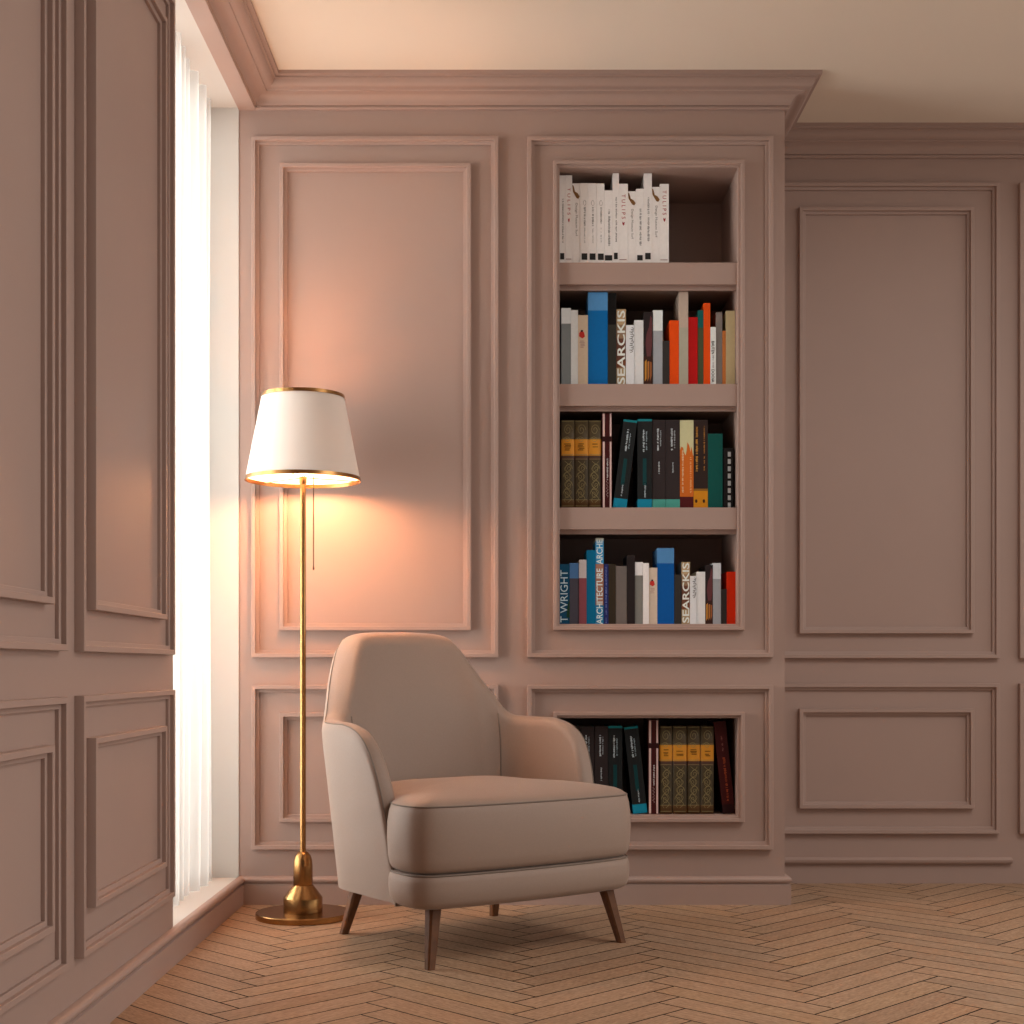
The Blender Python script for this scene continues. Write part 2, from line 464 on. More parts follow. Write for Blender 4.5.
def cover(bm, w, h, d, bulge, bands, hard):
    """spine in the XZ plane at y=0 facing -Y; bands = [(z_frac_top, slot)...] bottom to top"""
    tk = .002; ns = 8 if bulge else 1
    zs = [0.0]+[b[0]*h for b in bands]
    def sx(i): return -w/2+w*i/ns
    def sy(i):
        q = (i/ns*2-1); return bulge*q*q
    cols = [[bm.verts.new((sx(i), sy(i), z)) for i in range(ns+1)] for z in zs]
    for j in range(len(zs)-1):
        for i in range(ns):
            f = bm.faces.new((cols[j][i], cols[j][i+1], cols[j+1][i+1], cols[j+1][i])); f.material_index = bands[j][1]; f.smooth = bool(bulge)
    # boards: outer faces follow the bands
    for sgn, idx in ((-1, 0), (1, ns)):
        back = [bm.verts.new((sgn*w/2, d, z)) for z in zs]
        inn = [(bm.verts.new((sgn*(w/2-tk), bulge+tk, z)), bm.verts.new((sgn*(w/2-tk), d, z))) for z in (0, h)]
        for j in range(len(zs)-1):
            f = bm.faces.new((cols[j][idx], back[j], back[j+1], cols[j+1][idx])); f.material_index = bands[j][1]
        f = bm.faces.new((inn[0][0], inn[0][1], inn[1][1], inn[1][0])); f.material_index = bands[0][1]
        for k, j, mi in ((0, 0, bands[0][1]), (1, -1, bands[-1][1])):
            f = bm.faces.new((cols[j][idx], back[j], inn[k][1], inn[k][0])); f.material_index = mi
        f = bm.faces.new([back[j] for j in range(len(zs))]+[inn[1][1], inn[0][1]]); f.material_index = bands[0][1]
    # spine inner rim caps
    for k, z, j, mi in ((0, 0, 0, bands[0][1]), (1, h, -1, bands[-1][1])):
        q = [cols[j][i] for i in range(ns+1)]+[bm.verts.new((w/2-tk, bulge+tk, z)), bm.verts.new((-w/2+tk, bulge+tk, z))]
        f = bm.faces.new(q); f.material_index = mi

def book(label, x0, x1, yt, row, bands, group, lean=None, bulge=0, hard=False, extra=None, rough=.5, seed=0):
    """x0,x1 edges and yt top as seen in the photo; row = shelf height; bands bottom-up [(fraction of height, rgb)]"""
    xa, xb = X(x0)+.00025, X(x1)-.00025
    zt = Z(yt); w = xb-xa; h = zt-row-.0006
    ang = 0
    if lean is not None:   # lean = horizontal shift of the top (px)
        dx = lean/SP; ang = math.atan2(dx, h); h = h/math.cos(ang)-abs(w*math.sin(ang)); w = w*math.cos(ang)
    root = empty('book', (0, 0, 0))
    tag(root, label, 'book', group)
    r_ = random.Random(seed+int(x0*10)); dy = r_.uniform(0, .004)
    if lean is None: root.location = ((xa+xb)/2, YS+dy, row+.0006)
    else:
        # pivot on the lower corner it leans from, so that it stands on the shelf
        if ang > 0: piv = xb; off = -w/2
        else: piv = xa; off = w/2
        c = Matrix.Rotation(ang, 3, 'Y') @ Vector((off, 0, 0))
        root.location = (piv+c.x, YS+dy, row+.0006+c.z); root.rotation_euler = (0, ang, 0)
    cols = []; bl = []
    for fz, c in bands:
        if c not in cols: cols.append(c)
        bl.append((fz, cols.index(c)))
    bm = bmesh.new(); cover(bm, w, h, BD, bulge, bl, hard)
    mk('cover', bm, [bmat(c, rough) for c in cols], root)
    ins = .004 if hard else .0006
    bm = bmesh.new(); box(bm, -w/2+.0022, w/2-.0022, bulge+.0025, BD-ins-.001, ins, h-ins); mk('page_block', bm, PAGES, root)
    if extra: extra(root, w, h, seed)
    return root

EPS = -.0005
def lettering(root, txt, col, w, h, fx0, fx1, fz0, fz1, rot, bold=False, name='title'):
    bm = fit(text_bm(txt, bold), -w/2+w*fx0, -w/2+w*fx1, h*fz0, h*fz1, rot, EPS)
    return mk(name, bm, bmat(col), root, recalc=False)
def print_line(root, col, w, h, fx0, fx1, fz0, fz1, seed, name='title', pitch=.0032, y=EPS):
    bm = bmesh.new(); strokes(bm, -w/2+w*fx0, -w/2+w*fx1, h*fz0, h*fz1, y, seed, pitch)
    return mk(name, bm, bmat(col), root, recalc=False)
def patch(root, col, w, h, fx0, fx1, fz0, fz1, name, y=EPS):
    bm = bmesh.new(); a, b, c, d = -w/2+w*fx0, -w/2+w*fx1, h*fz0, h*fz1
    bm.faces.new([bm.verts.new(p) for p in ((a, y, c), (b, y, c), (b, y, d), (a, y, d))])
    return mk(name, bm, bmat(col), root, recalc=False)
def blob(root, col, w, h, pts, name, y=EPS):
    bm = bmesh.new(); bm.faces.new([bm.verts.new((-w/2+w*a, y, h*b)) for a, b in pts])
    return mk(name, bm, bmat(col), root, recalc=False)

# ---- top shelf: white paperbacks
WH = (248, 242, 236); BK = (48, 44, 42); GR = (120, 112, 106); RD = (176, 60, 62); BR = (128, 84, 44)
def white_print(sq=(.2, .85)):
    def fn(root, w, h, seed):
        print_line(root, GR, w, h, .42, .72, .26, .74, seed, pitch=.0026)
        patch(root, BK, w, h, sq[0], sq[1], .068, .138, 'publisher_square')
    return fn
def white_ring(root, w, h, seed):
    bm = bmesh.new()
    for a, b, zc in ((.30, .011, .76), ):
        pts = [(-w/2+w*.58+w*.17*math.cos(k*math.pi/10), h*zc+.0085*math.sin(k*math.pi/10)) for k in range(21)]
        ribbon(bm, pts, .0009, EPS)
    mk('emblem', bm, bmat(GR), root, recalc=False)
    print_line(root, GR, w, h, .46, .74, .48, .71, seed, pitch=.0026)
    print_line(root, (165, 158, 150), w, h, .52, .68, .28, .46, seed+1, pitch=.0026)
    patch(root, BK, w, h, .2, .92, .070, .148, 'publisher_square')
def tulip(z0, z1):
    def fn(root, w, h, seed):
        bm = fit(text_bm('T U L I P S'), -w/2+w*.3, -w/2+w*.72, h*z0, h*z1, 'down', EPS); mk('title', bm, bmat(RD), root, recalc=False)
        zc = z0-.055
        blob(root, (160, 40, 48), w, h, [(.4, zc-.01), (.5, zc-.03), (.6, zc-.01), (.64, zc+.02), (.5, zc+.008), (.36, zc+.02)], 'tulip_emblem')
        patch(root, (150, 100, 95), w, h, .05, .85, .068, .076, 'foot_rule')
    return fn
def beetle(root, w, h, seed):
    blob(root, BR, w, h, [(0, .98), (.16, .97), (.35, .9), (.7, .88), (.98, .84), (.8, .81), (.55, .82), (.3, .86), (.08, .9)], 'branch_emblem')
    lettering(root, 'Design Museum Surf', (98, 90, 84), w, h, .34, .7, .36, .76, 'down')
G1 = 'white paperbacks on the top shelf'
W1 = [(1, WH)]
for i, (a, b, yt, kind, lab) in enumerate([
    (559.5, 565.5, 175.2, white_print((.1, .8)), 'slim white paperback at the far left end of the top shelf'),
    (565.5, 572.3, 175, tulip(.56, .86), 'white paperback with red TULIPS title, second from left on top shelf'),
    (572.3, 580, 183, beetle, 'leftmost white paperback with a brown emblem at its head on top shelf'),
    (580, 588, 183, white_ring, 'left one of three matching white paperbacks with a ringed title, top shelf'),
    (588, 596.3, 183, white_ring, 'middle one of three matching white paperbacks with a ringed title, top shelf'),
    (596.3, 604.5, 183, white_ring, 'right one of three matching white paperbacks with a ringed title, top shelf'),
    (604.5, 612.7, 190, white_print((.05, .95)), 'short white paperback left of the first tall one on top shelf'),
    (612.7, 619, 173, white_print((.2, .8)), 'left and narrower of two tall white paperbacks on the top shelf'),
    (619, 628, 183.5, tulip(.57, .87), 'white TULIPS paperback in the middle of the top shelf row'),
    (628, 636, 191, beetle, 'shortest white paperback with a brown emblem, mid top shelf'),
    (636, 644, 188.5, white_print((.15, .85)), 'short white paperback left of the wider tall one on top shelf'),
    (644, 652, 173, white_print((.15, .85)), 'right and wider of two tall white paperbacks on the top shelf'),
    (652, 660, 186.6, beetle, 'white paperback with brown emblem, second from right on top shelf'),
    (660, 669, 183.5, tulip(.62, .92), 'white TULIPS paperback at the right end of the top shelf row')]):
    book(lab, a, b, yt, S1, W1, G1, extra=kind, seed=i*13+1)

# ---- second shelf
def red_motif(root, w, h, seed):
    blob(root, (200, 50, 40), w, h, [(.1, .70), (.45, .67), (.7, .70), (.6, .76), (.35, .78), (.12, .75)], 'red_emblem')
    blob(root, (70, 25, 25), w, h, [(.25, .76), (.5, .765), (.5, .79), (.3, .79)], 'dark_emblem', EPS-.0003)
    print_line(root, (190, 150, 130), w, h, .15, .7, .55, .64, seed, pitch=.005)
def searckis(root, w, h, seed):
    lettering(root, 'SEARCKIS', (232, 222, 205), w, h, .08, .92, .02, .985, 'up', True)
SEA = [(.24, (172, 140, 100)), (.33, (120, 65, 40)), (.62, (105, 62, 45)), (.80, (150, 115, 85)), (1, (188, 150, 108))]
def script(root, w, h, seed):
    bm = bmesh.new(); r = random.Random(5); z = h*.93; pts = []
    for k in range(60):
        q = k/59
        pts.append((w*(.18+.20*math.sin(k*1.15)+.10*math.sin(k*.43)), h*(.95-.40*q)+.002*math.cos(k*1.15)))
    ribbon(bm, pts, .0016, EPS); mk('handwritten_title', bm, bmat((50, 44, 44)), root, recalc=False)
def photo_spine(root, w, h, seed):
    blob(root, (100, 52, 52), w, h, [(.35, .40), (.8, .40), (.95, .55), (.95, .92), (.75, .95), (.6, .80), (.35, .72), (.2, .58)], 'photo_figure')
    for k, a in enumerate((.12, .42, .70)):
        bm = bmesh.new(); x0 = -w/2+w*a; x1 = x0+w*.2
        bm.faces.new([bm.verts.new(p) for p in ((x0, EPS, h*.06), (x1, EPS, h*(.10+.02*k)), (x1, EPS, h*(.36-.02*k)), (x0, EPS, h*.33))])
        mk('photo_candle', bm, bmat((200-20*k, 130-20*k, 50)), root, recalc=False)
def bauten(root, w, h, seed):
    lettering(root, 'BAUTEN', (60, 50, 50), w, h, .2, .72, .54, .76, 'down', True)
    print_line(root, (170, 160, 158), w, h, .3, .7, .30, .52, seed, 'subtitle')
    lettering(root, 'DOOIA', (60, 50, 50), w, h, .2, .72, .06, .28, 'down', True, 'author')
G2 = 'books on the second shelf'
GREY = (140, 136, 132)
R2 = [
 (561.3, 571, 308, [(.80, (136, 134, 128)), (1, (230, 222, 218))], None, 'grey book with a white spine top, far left on second shelf'),
 (571, 578, 310, [(1, (234, 224, 219))], None, 'plain white book second from left on second shelf'),
 (578, 588, 315, [(1, (222, 190, 158))], red_motif, 'cream book with a red emblem on second shelf from top'),
 (588, 607.8, 292, [(.805, (0, 100, 158)), (1, (88, 142, 186))], None, 'tall thick blue book with paler top on second shelf'),
 (608, 616.4, 293, [(.66, (50, 46, 38)), (1, (14, 10, 9))], None, 'charcoal book right of the thick blue one, second shelf'),
 (616.4, 626, 309, SEA, searckis, 'tan and brown book with large white capitals, second shelf from top'),
 (626, 634.3, 325, [(1, (232, 220, 212))], script, 'short white book with black handwriting, second shelf from top'),
 (634.3, 643.5, 320, [(1, (228, 216, 206))], None, 'plain white book right of the handwritten one, second shelf from top'),
 (643.7, 652.7, 312, [(.4, (60, 32, 25)), (1, (42, 31, 30))], photo_spine, 'dark picture spine book with golden foot, second shelf from top'),
 (653, 662.8, 310, [(.73, (166, 160, 158)), (1, (232, 224, 218))], None, 'light grey book with white top, mid second shelf'),
 (662.9, 669.5, 340.7, [(1, (52, 44, 40))], None, 'short dark brown book left of the wide orange one, second shelf'),
 (669.5, 679, 320.3, [(1, (236, 72, 0))], None, 'wider, shorter orange book beside the tall tan one, second shelf'),
 (679, 688.3, 291.6, [(.62, (178, 162, 138)), (1, (194, 164, 142))], None, 'tall tan book between orange and red books, second shelf'),
 (688.3, 697.8, 317, [(1, (186, 4, 4))], None, 'deep red book right of the tall tan one, second shelf'),
 (698, 703.6, 310, [(.77, (74, 74, 46)), (1, (0, 88, 80))], None, 'slim green book between red and orange books, second shelf'),
 (703.6, 710.4, 303, [(1, (234, 74, 0))], None, 'narrow tall orange book toward the right of the second shelf'),
 (710.4, 716, 327, [(1, (236, 228, 222))], bauten, 'slim white book with bold black capitals, right part of second shelf'),
 (716, 722.5, 312, [(1, (130, 115, 106))], None, 'taupe grey book near the right end of second shelf'),
 (722.5, 726, 330.5, [(1, (200, 112, 52))], None, 'very thin brownish orange book, second from right on second shelf'),
 (726, 735.2, 310.6, [(1, (206, 180, 134))], None, 'beige yellow book at the right end of second shelf')]
for i, (a, b, yt, bands, ex, lab) in enumerate(R2):
    book(lab, a, b, yt, S2, bands, G2, extra=ex, seed=200+i*7)

# ---- third shelf
def scroll(root, w, h, seed):
    gold = (150, 128, 82)
    bm = bmesh.new()
    def S(cx, cz, sx, sz, flip, n=26, turns=1.6):
        pts = []
        for k in range(n):
            q = k/(n-1); a = q*turns*2*math.pi; r = 1-.8*q
            pts.append((cx+flip*sx*r*math.cos(a), cz+sz*r*math.sin(a)))
        ribbon(bm, pts, .0013, EPS+.0004)
    S(0, h*.89, w*.33, h*.065, 1); S(-w*.05, h*.78, w*.26, h*.035, -1)
    for k in range(4):
        S((-1)**k*w*.06, h*(.45-.095*k), w*.30, h*.062, (-1)**k)
    pts = [(w*.26*math.sin(k*.42), h*(.07+.47*k/40)) for k in range(41)]; ribbon(bm, pts, .0014, EPS+.0004)
    pts = [(-w*.26*math.sin(k*.42+.6), h*(.07+.47*k/40)) for k in range(41)]; ribbon(bm, pts, .0011, EPS+.0004)
    for z in (.10, .03, .56, .795, .612, .985): ribbon(bm, [(-w*.43, h*z), (w*.43, h*z)], .0016, EPS+.0002)
    mk('gilt_scrollwork', bm, bmat(gold, .35), root, recalc=False)
    print_line(root, (130, 80, 20), w, h, .22, .78, .66, .735, seed, 'title', .0050, -.0012)
ORN = [(.10, (96, 64, 36)), (.55, (76, 62, 44)), (.60, (88, 58, 46)), (.785, (220, 140, 44)), (1, (86, 68, 46))]
def maroon(root, w, h, seed):
    patch(root, (222, 180, 165), w, h, .07, .27, .005, .995, 'pale_stripe'); patch(root, (222, 180, 165), w, h, .78, .95, .005, .995, 'pale_stripe')
    patch(root, (48, 10, 10), w, h, .02, .98, .70, .755, 'dark_band', EPS-.0004)
    print_line(root, (214, 196, 186), w, h, .46, .64, .30, .52, seed, pitch=.003)
    bm = bmesh.new(); pts = [(w*(.02+.10*math.sin(k*1.3)), h*(.12+.17*k/24)) for k in range(25)]; ribbon(bm, pts, .0009, EPS)
    mk('script_title', bm, bmat((190, 150, 140)), root, recalc=False)
def black_series(root, w, h, seed):
    print_line(root, (214, 210, 204), w, h, .34, .50, .66, .90, seed, pitch=.0034)
    print_line(root, (170, 168, 164), w, h, .56, .68, .68, .88, seed+1, 'subtitle', .003)
    print_line(root, (196, 194, 190), w, h, .44, .56, .38, .53, seed+2, 'author', .003)
def black_teal(root, w, h, seed):
    print_line(root, (205, 205, 200), w, h, .34, .50, .64, .89, seed, pitch=.0034)
    print_line(root, (150, 158, 156), w, h, .56, .68, .66, .86, seed+1, 'subtitle', .003)
    patch(root, (10, 58, 58), w, h, .36, .62, .26, .56, 'teal_panel')
    print_line(root, (190, 192, 190), w, h, .46, .58, .13, .28, seed+2, 'author', .003)
def flames(root, w, h, seed):
    blob(root, (206, 98, 28), w, h, [(0, .135), (1, .135), (1, .58), (.93, .63), (.85, .70), (.78, .64), (.66, .72), (.55, .75), (.5, .66), (.42, .60), (.32, .63), (.22, .69), (.1, .70), (.0, .66)], 'flame_artwork')
    print_line(root, (226, 196, 150), w, h, .14, .28, .18, .66, seed, 'title', .003, EPS-.0003)
    print_line(root, (230, 170, 110), w, h, .72, .86, .18, .58, seed+3, 'author', .003, EPS-.0003)
def orange_print(root, w, h, seed):
    print_line(root, (204, 138, 52), w, h, .14, .32, .42, .93, seed, pitch=.003)
    print_line(root, (190, 120, 48), w, h, .70, .80, .42, .93, seed+1, 'author', .003)
    for a in (.14, .68):
        blob(root, (70, 36, 14), w, h, [(a+.09*math.cos(k*.9)+.04, .085+.022*math.sin(k*.9)) for k in range(7)], 'dark_spot')
def dashes(root, w, h, seed):
    for k in range(8): patch(root, (190, 184, 176), w, h, .42, .72, .02+k*.12, .10+k*.12, 'white_dash')
TEAL = (14, 128, 150); TEAL2 = (78, 152, 132); INK = (30, 30, 29); INKB = (50, 38, 36)
G3 = 'books on the third shelf'
ornL = ['leftmost of three ornate gilt volumes on third shelf', 'middle one of three ornate gilt volumes on third shelf', 'rightmost of three ornate gilt volumes on third shelf']
for i, (a, b) in enumerate(((561.2, 574.5), (574.5, 588.3), (588.3, 601.7))):
    book(ornL[i], a, b, 420, S3, ORN, G3, bulge=.004, hard=True, extra=scroll, rough=.4, seed=300+i)
book('maroon book with two pale stripes on third shelf', 602, 612, 413, S3, [(1, (66, 15, 15))], G3, extra=maroon, seed=311)
BT = [(.105, TEAL), (.975, INK), (1, (20, 120, 122))]
BG = [(.105, TEAL2), (1, INKB)]
book('black book with teal foot leaning right on third shelf', 612.7, 626.6, 419, S3, BT, G3, lean=11, extra=black_teal, hard=True, seed=320)
book('upright black book with teal foot and top on third shelf', 637.6, 652, 419, S3, BT, G3, extra=black_teal, hard=True, seed=321)
book('left of two dark brown books with pale green foot, third shelf', 652.4, 665.8, 419.7, S3, BG, G3, extra=black_series, hard=True, seed=322)
book('right of two dark brown books with pale green foot, third shelf', 666, 680, 419.7, S3, BG, G3, extra=black_series, hard=True, seed=323)
book('cream book with orange flames on its spine, third shelf', 680, 693.7, 420, S3, [(.135, (82, 18, 18)), (.6, (206, 98, 28)), (1, (208, 192, 142))], G3, extra=flames, seed=324)
book('dark brown book with orange foot and lettering, third shelf', 693.7, 708, 419.7, S3, [(.2, (212, 130, 22)), (.225, (140, 90, 30)), (1, (48, 30, 24))], G3, extra=orange_print, seed=325)
book('plain dark teal green book right of the orange footed one, third shelf', 708, 722.8, 433.5, S3, [(1, (0, 76, 66))], G3, seed=326)
book('short black book with white dashes at right end of third shelf', 723.7, 733.8, 448, S3, [(1, (22, 18, 18))], G3, extra=dashes, seed=327)

# ---- fourth shelf
def wright(root, w, h, seed):
    lettering(root, 'T WRIGHT', (206, 216, 216), w, h, .08, .82, .03, .90, 'up')
    blob(root, (30, 62, 42), w, h, [(.7, .12), (1, .10), (1, .42), (.86, .36), (.72, .22)], 'green_blot')
def archit(root, w, h, seed):
    lettering(root, 'ARCHITECTURE  ARCHE', (226, 224, 216), w, h, .1, .88, .0, .985, 'up', True)
def smalltext(root, w, h, seed):
    print_line(root, (120, 124, 168), w, h, .3, .65, .03, .95, seed, pitch=.0045)
G4 = 'books on the fourth shelf'
R4 = [
 (559.5, 569.7, 564, [(1, (14, 72, 98))], wright, 'dark teal book with large letters T WRIGHT, left end of fourth shelf'),
 (569.7, 579, 563, [(.75, (82, 74, 80)), (1, (84, 122, 164))], None, 'grey brown book with blue top, second from left, fourth shelf'),
 (579, 586.5, 559.7, [(.715, (150, 76, 80)), (1, (220, 198, 188))], None, 'rose book with pale top on fourth shelf'),
 (586.5, 595.6, 550, [(1, (0, 106, 140))], None, 'plain teal blue book left of the architecture volume, fourth shelf'),
 (595.6, 603.8, 538, [(.22, (48, 132, 170)), (.70, (176, 116, 92)), (.97, (60, 148, 190)), (1, (190, 180, 160))], archit, 'tall blue and rust book lettered ARCHITECTURE, fourth shelf'),
 (604, 608.5, 564, [(1, (42, 46, 96))], smalltext, 'thin navy book right of the architecture volume, fourth shelf'),
 (608.5, 615.8, 564, [(1, (56, 43, 30))], None, 'dark olive brown book on fourth shelf beside the thin navy one'),
 (615.8, 627, 566, [(1, (116, 101, 92))], None, 'wide grey brown book in the left half of fourth shelf'),
 (627, 635, 555, [(1, (40, 30, 29))], None, 'blackish book taller than its neighbours, mid fourth shelf'),
 (635, 643, 562, [(.785, (128, 120, 110)), (1, (236, 222, 216))], None, 'grey book with pinkish white top, mid fourth shelf'),
 (643, 649, 563, [(1, (242, 224, 212))], None, 'slim plain white book left of the cream one, fourth shelf'),
 (649, 657.5, 567.6, [(1, (214, 184, 158))], red_motif, 'cream book with a red emblem on fourth shelf from top'),
 (657.5, 674.2, 548, [(.80, (0, 82, 148)), (1, (84, 132, 174))], None, 'thick blue book with paler top on fourth shelf'),
 (674.4, 681.7, 574.6, [(1, (54, 47, 42))], None, 'dark grey book right of the thick blue one, fourth shelf'),
 (681.7, 690, 562, SEA, searckis, 'tan and brown book with large white capitals, fourth shelf from top'),
 (690, 696.4, 576, [(1, (230, 218, 210))], script, 'short white book with black handwriting, fourth shelf from top'),
 (696.4, 705.3, 571.7, [(1, (228, 216, 206))], None, 'plain white book right of the handwritten one, fourth shelf from top'),
 (705.3, 713, 565, [(.4, (60, 32, 25)), (1, (42, 31, 30))], photo_spine, 'dark picture spine book with golden foot, fourth shelf from top'),
 (713, 721, 563, [(.74, (164, 158, 156)), (1, (214, 206, 200))], None, 'light grey book with white top, right part of fourth shelf'),
 (721.3, 726.8, 589, [(1, (48, 40, 36))], None, 'short dark brown book left of the red one, fourth shelf'),
 (726.8, 735.6, 571.7, [(1, (224, 44, 6))], None, 'bright red orange book at right end of fourth shelf')]
for i, (a, b, yt, bands, ex, lab) in enumerate(R4):
    book(lab, a, b, yt, U0, bands, G4, extra=ex, seed=400+i*7)

# ---- low bookcase
G5 = 'books in the low bookcase'
book('black book almost hidden by the armchair arm, low bookcase', 566.5, 580, 726, L0, BG, G5, extra=black_series, hard=True, seed=501)
book('black book just right of the armchair arm, low bookcase', 580.4, 594.2, 726.4, L0, BG, G5, extra=black_series, hard=True, seed=502)
book('brown black book with white title left of the teal topped ones, low bookcase', 594.6, 608, 726.4, L0, BG, G5, extra=black_series, hard=True, seed=503)
book('upright black book with teal top edge, low bookcase', 608.3, 622.4, 726, L0, BT, G5, extra=black_teal, hard=True, seed=504)
book('black book with teal foot leaning left in low bookcase', 633.4, 647.6, 726, L0, BT, G5, lean=-9.5, extra=black_teal, hard=True, seed=505)
book('maroon book with two pale stripes in low bookcase', 648.2, 658.7, 720, L0, [(1, (66, 15, 15))], G5, extra=maroon, seed=506)
ol = ['first from the left of four ornate gilt volumes, low bookcase', 'second from the left of four ornate gilt volumes, low bookcase', 'third from the left of four ornate gilt volumes, low bookcase', 'rightmost of four ornate gilt volumes, low bookcase']
for i, (a, b) in enumerate(((659.5, 672.4), (672.8, 686.8), (687.2, 700.4), (700.8, 714))):
    book(ol[i], a, b, 726, L0, ORN, G5, bulge=.004, hard=True, extra=scroll, rough=.4, seed=510+i)
def redtitle(root, w, h, seed):
    print_line(root, (168, 70, 36), w, h, .42, .66, .14, .62, seed, pitch=.0036)
    print_line(root, (140, 80, 70), w, h, .44, .60, .68, .84, seed+1, 'author', .003)
book('dark red book leaning left at right end of low bookcase', 723.2, 735.3, 721, L0, [(.1, (40, 10, 12)), (1, (64, 14, 14))], G5, lean=-9.5, extra=redtitle, hard=True, seed=520)

# ------------------------------------------------------------------ floor lamp
LX, LY = -.659, 4.485
lamp = empty('floor_lamp', (LX, LY, 0))
tag(lamp, 'brass floor lamp with white tapered shade standing in the corner', 'floor lamp')
bm = bmesh.new(); lathe(bm, [(0, .0003), (.146, .0003), (.148, .002), (.148, .017), (.146, .0195), (.061, .0195), (0, .0195)], 96)
smooth_sharp(mk('base', bm, BRASS, lamp), 30)
bm = bmesh.new(); lathe(bm, [(0, .0195), (.060, .0195), (.0612, .021), (.0612, .063), (.0605, .065), (.032, .103), (0, .103)], 64)
smooth_sharp(mk('base_collar', bm, BRASS, lamp), 30)
bm = bmesh.new(); lathe(bm, [(0, .103), (.0295, .103), (.0302, .105), (.0302, .165), (.0285, .182), (.024, .196), (.016, .206), (.0105, .209), (.0095, .212), (0, .212)], 64)
smooth_sharp(mk('stem_sleeve', bm, BRASS, lamp), 40)
bm = bmesh.new(); lathe(bm, [(0, .21), (.0092, .21), (.0092, 1.365), (0, 1.365)], 32)
smooth_sharp(mk('pole', bm, BRASS, lamp), 40)
bm = bmesh.new(); lathe(bm, [(0, 1.366), (.0105, 1.366), (.012, 1.372), (.012, 1.392), (0, 1.392)], 32)
smooth_sharp(mk('bulb_socket', bm, BRASS, lamp), 40)
BZ = 1.425
bm = bmesh.new(); lathe(bm, [(0, 1.392), (.012, 1.392), (.013, 1.40), (.022, 1.412), (.026, 1.428), (.022, 1.445), (.012, 1.455), (0, 1.458)], 32)
mk('bulb', bm, emit_mat('bulb_glow', (1, .62, .30), 30), lamp, True)
R0, R1, Z0, Z1 = .181, .129, 1.378, 1.645
bm = bmesh.new(); lathe(bm, [(R0-.001, Z0), (R1-.001, Z1)], 96)
shade = mk('lamp_shade', bm, SHADE, lamp, True)
def rim(r0, r1, z0, z1):
    bm = bmesh.new(); lathe(bm, [(r0+.0015, z0), (r1+.0015, z1), (r1-.0025, z1), (r0-.0025, z0), (r0+.0015, z0)], 96)
    o = mk('shade_rim', bm, BRASS, shade); smooth_sharp(o, 40)
sl = (R1-R0)/(Z1-Z0)
rim(R0, R0+sl*.012, Z0-.002, Z0+.010); rim(R1-sl*.009, R1, Z1-.009, Z1+.002)
bm = bmesh.new()
for k in range(3):
    a = k*2*math.pi/3+.4; tube(bm, [(0, 0, 1.386), (.05*math.cos(a), .05*math.sin(a), 1.386), (R0*.985*math.cos(a), R0*.985*math.sin(a), 1.384)], .0018, 6)
mk('shade_support', bm, BRASS, lamp)
bm = bmesh.new(); tube(bm, [(.009, -.004, 1.388), (.030, -.016, 1.392), (.035, -.019, 1.390), (.036, -.02, 1.384), (.036, -.02, 1.10)], .0016, 6)
ch = mk('pull_chain', bm, BRONZE, lamp)
bm = bmesh.new(); lathe(bm, [(0, 1.094), (.0024, 1.095), (.003, 1.100), (.0018, 1.108), (0, 1.109)], 12, .036, -.02)
mk('chain_end', bm, BRONZE, ch)

# ------------------------------------------------------------------ armchair
CH = empty('armchair', (-.113, 4.13, 0), math.radians(34.9))
tag(CH, 'taupe upholstered tub armchair with tapered wooden legs in front of the bookcase', 'armchair')
n_ = 2.8; V1 = -.10
def Wd(z): return .345+.038*max(0, min(1, (z-.155)/.42))-.004*max(0, z-.65)/.25
def Bd(z): return spl([.15, .4, .65, .8, .9], [.325, .357, .402, .458, .485], z)
def surf_side(v, z, th):
    return Wd(z)-th
def surf_rear(phi, z, th, tb):
    w = Wd(z)-th; b = Bd(z)-tb-abs(V1)
    return w*max(0, math.cos(phi))**(2/n_), V1-b*max(0, math.sin(phi))**(2/n_)
ts = [0, .12, .25, .45, .6, .7, .8, .9, 1.0]
ev = [.146, .145, .137, .103, .065, .026, -.025, -.062, -.10]
ez = [.152, .20, .28, .45, .544, .592, .620, .629, .634]
bv = [.144, .11, .07, .02, -.01, -.03, -.055, -.078, -.10]
zf = [0, .2, .38, .5, .58, .674, .76, .82, .865, .92, 1.0]
zt = [.900, .899, .895, .885, .858, .80, .737, .690, .656, .639, .634]
NO, NCAP, NI = 12, 8, 12
ZBOT = .155
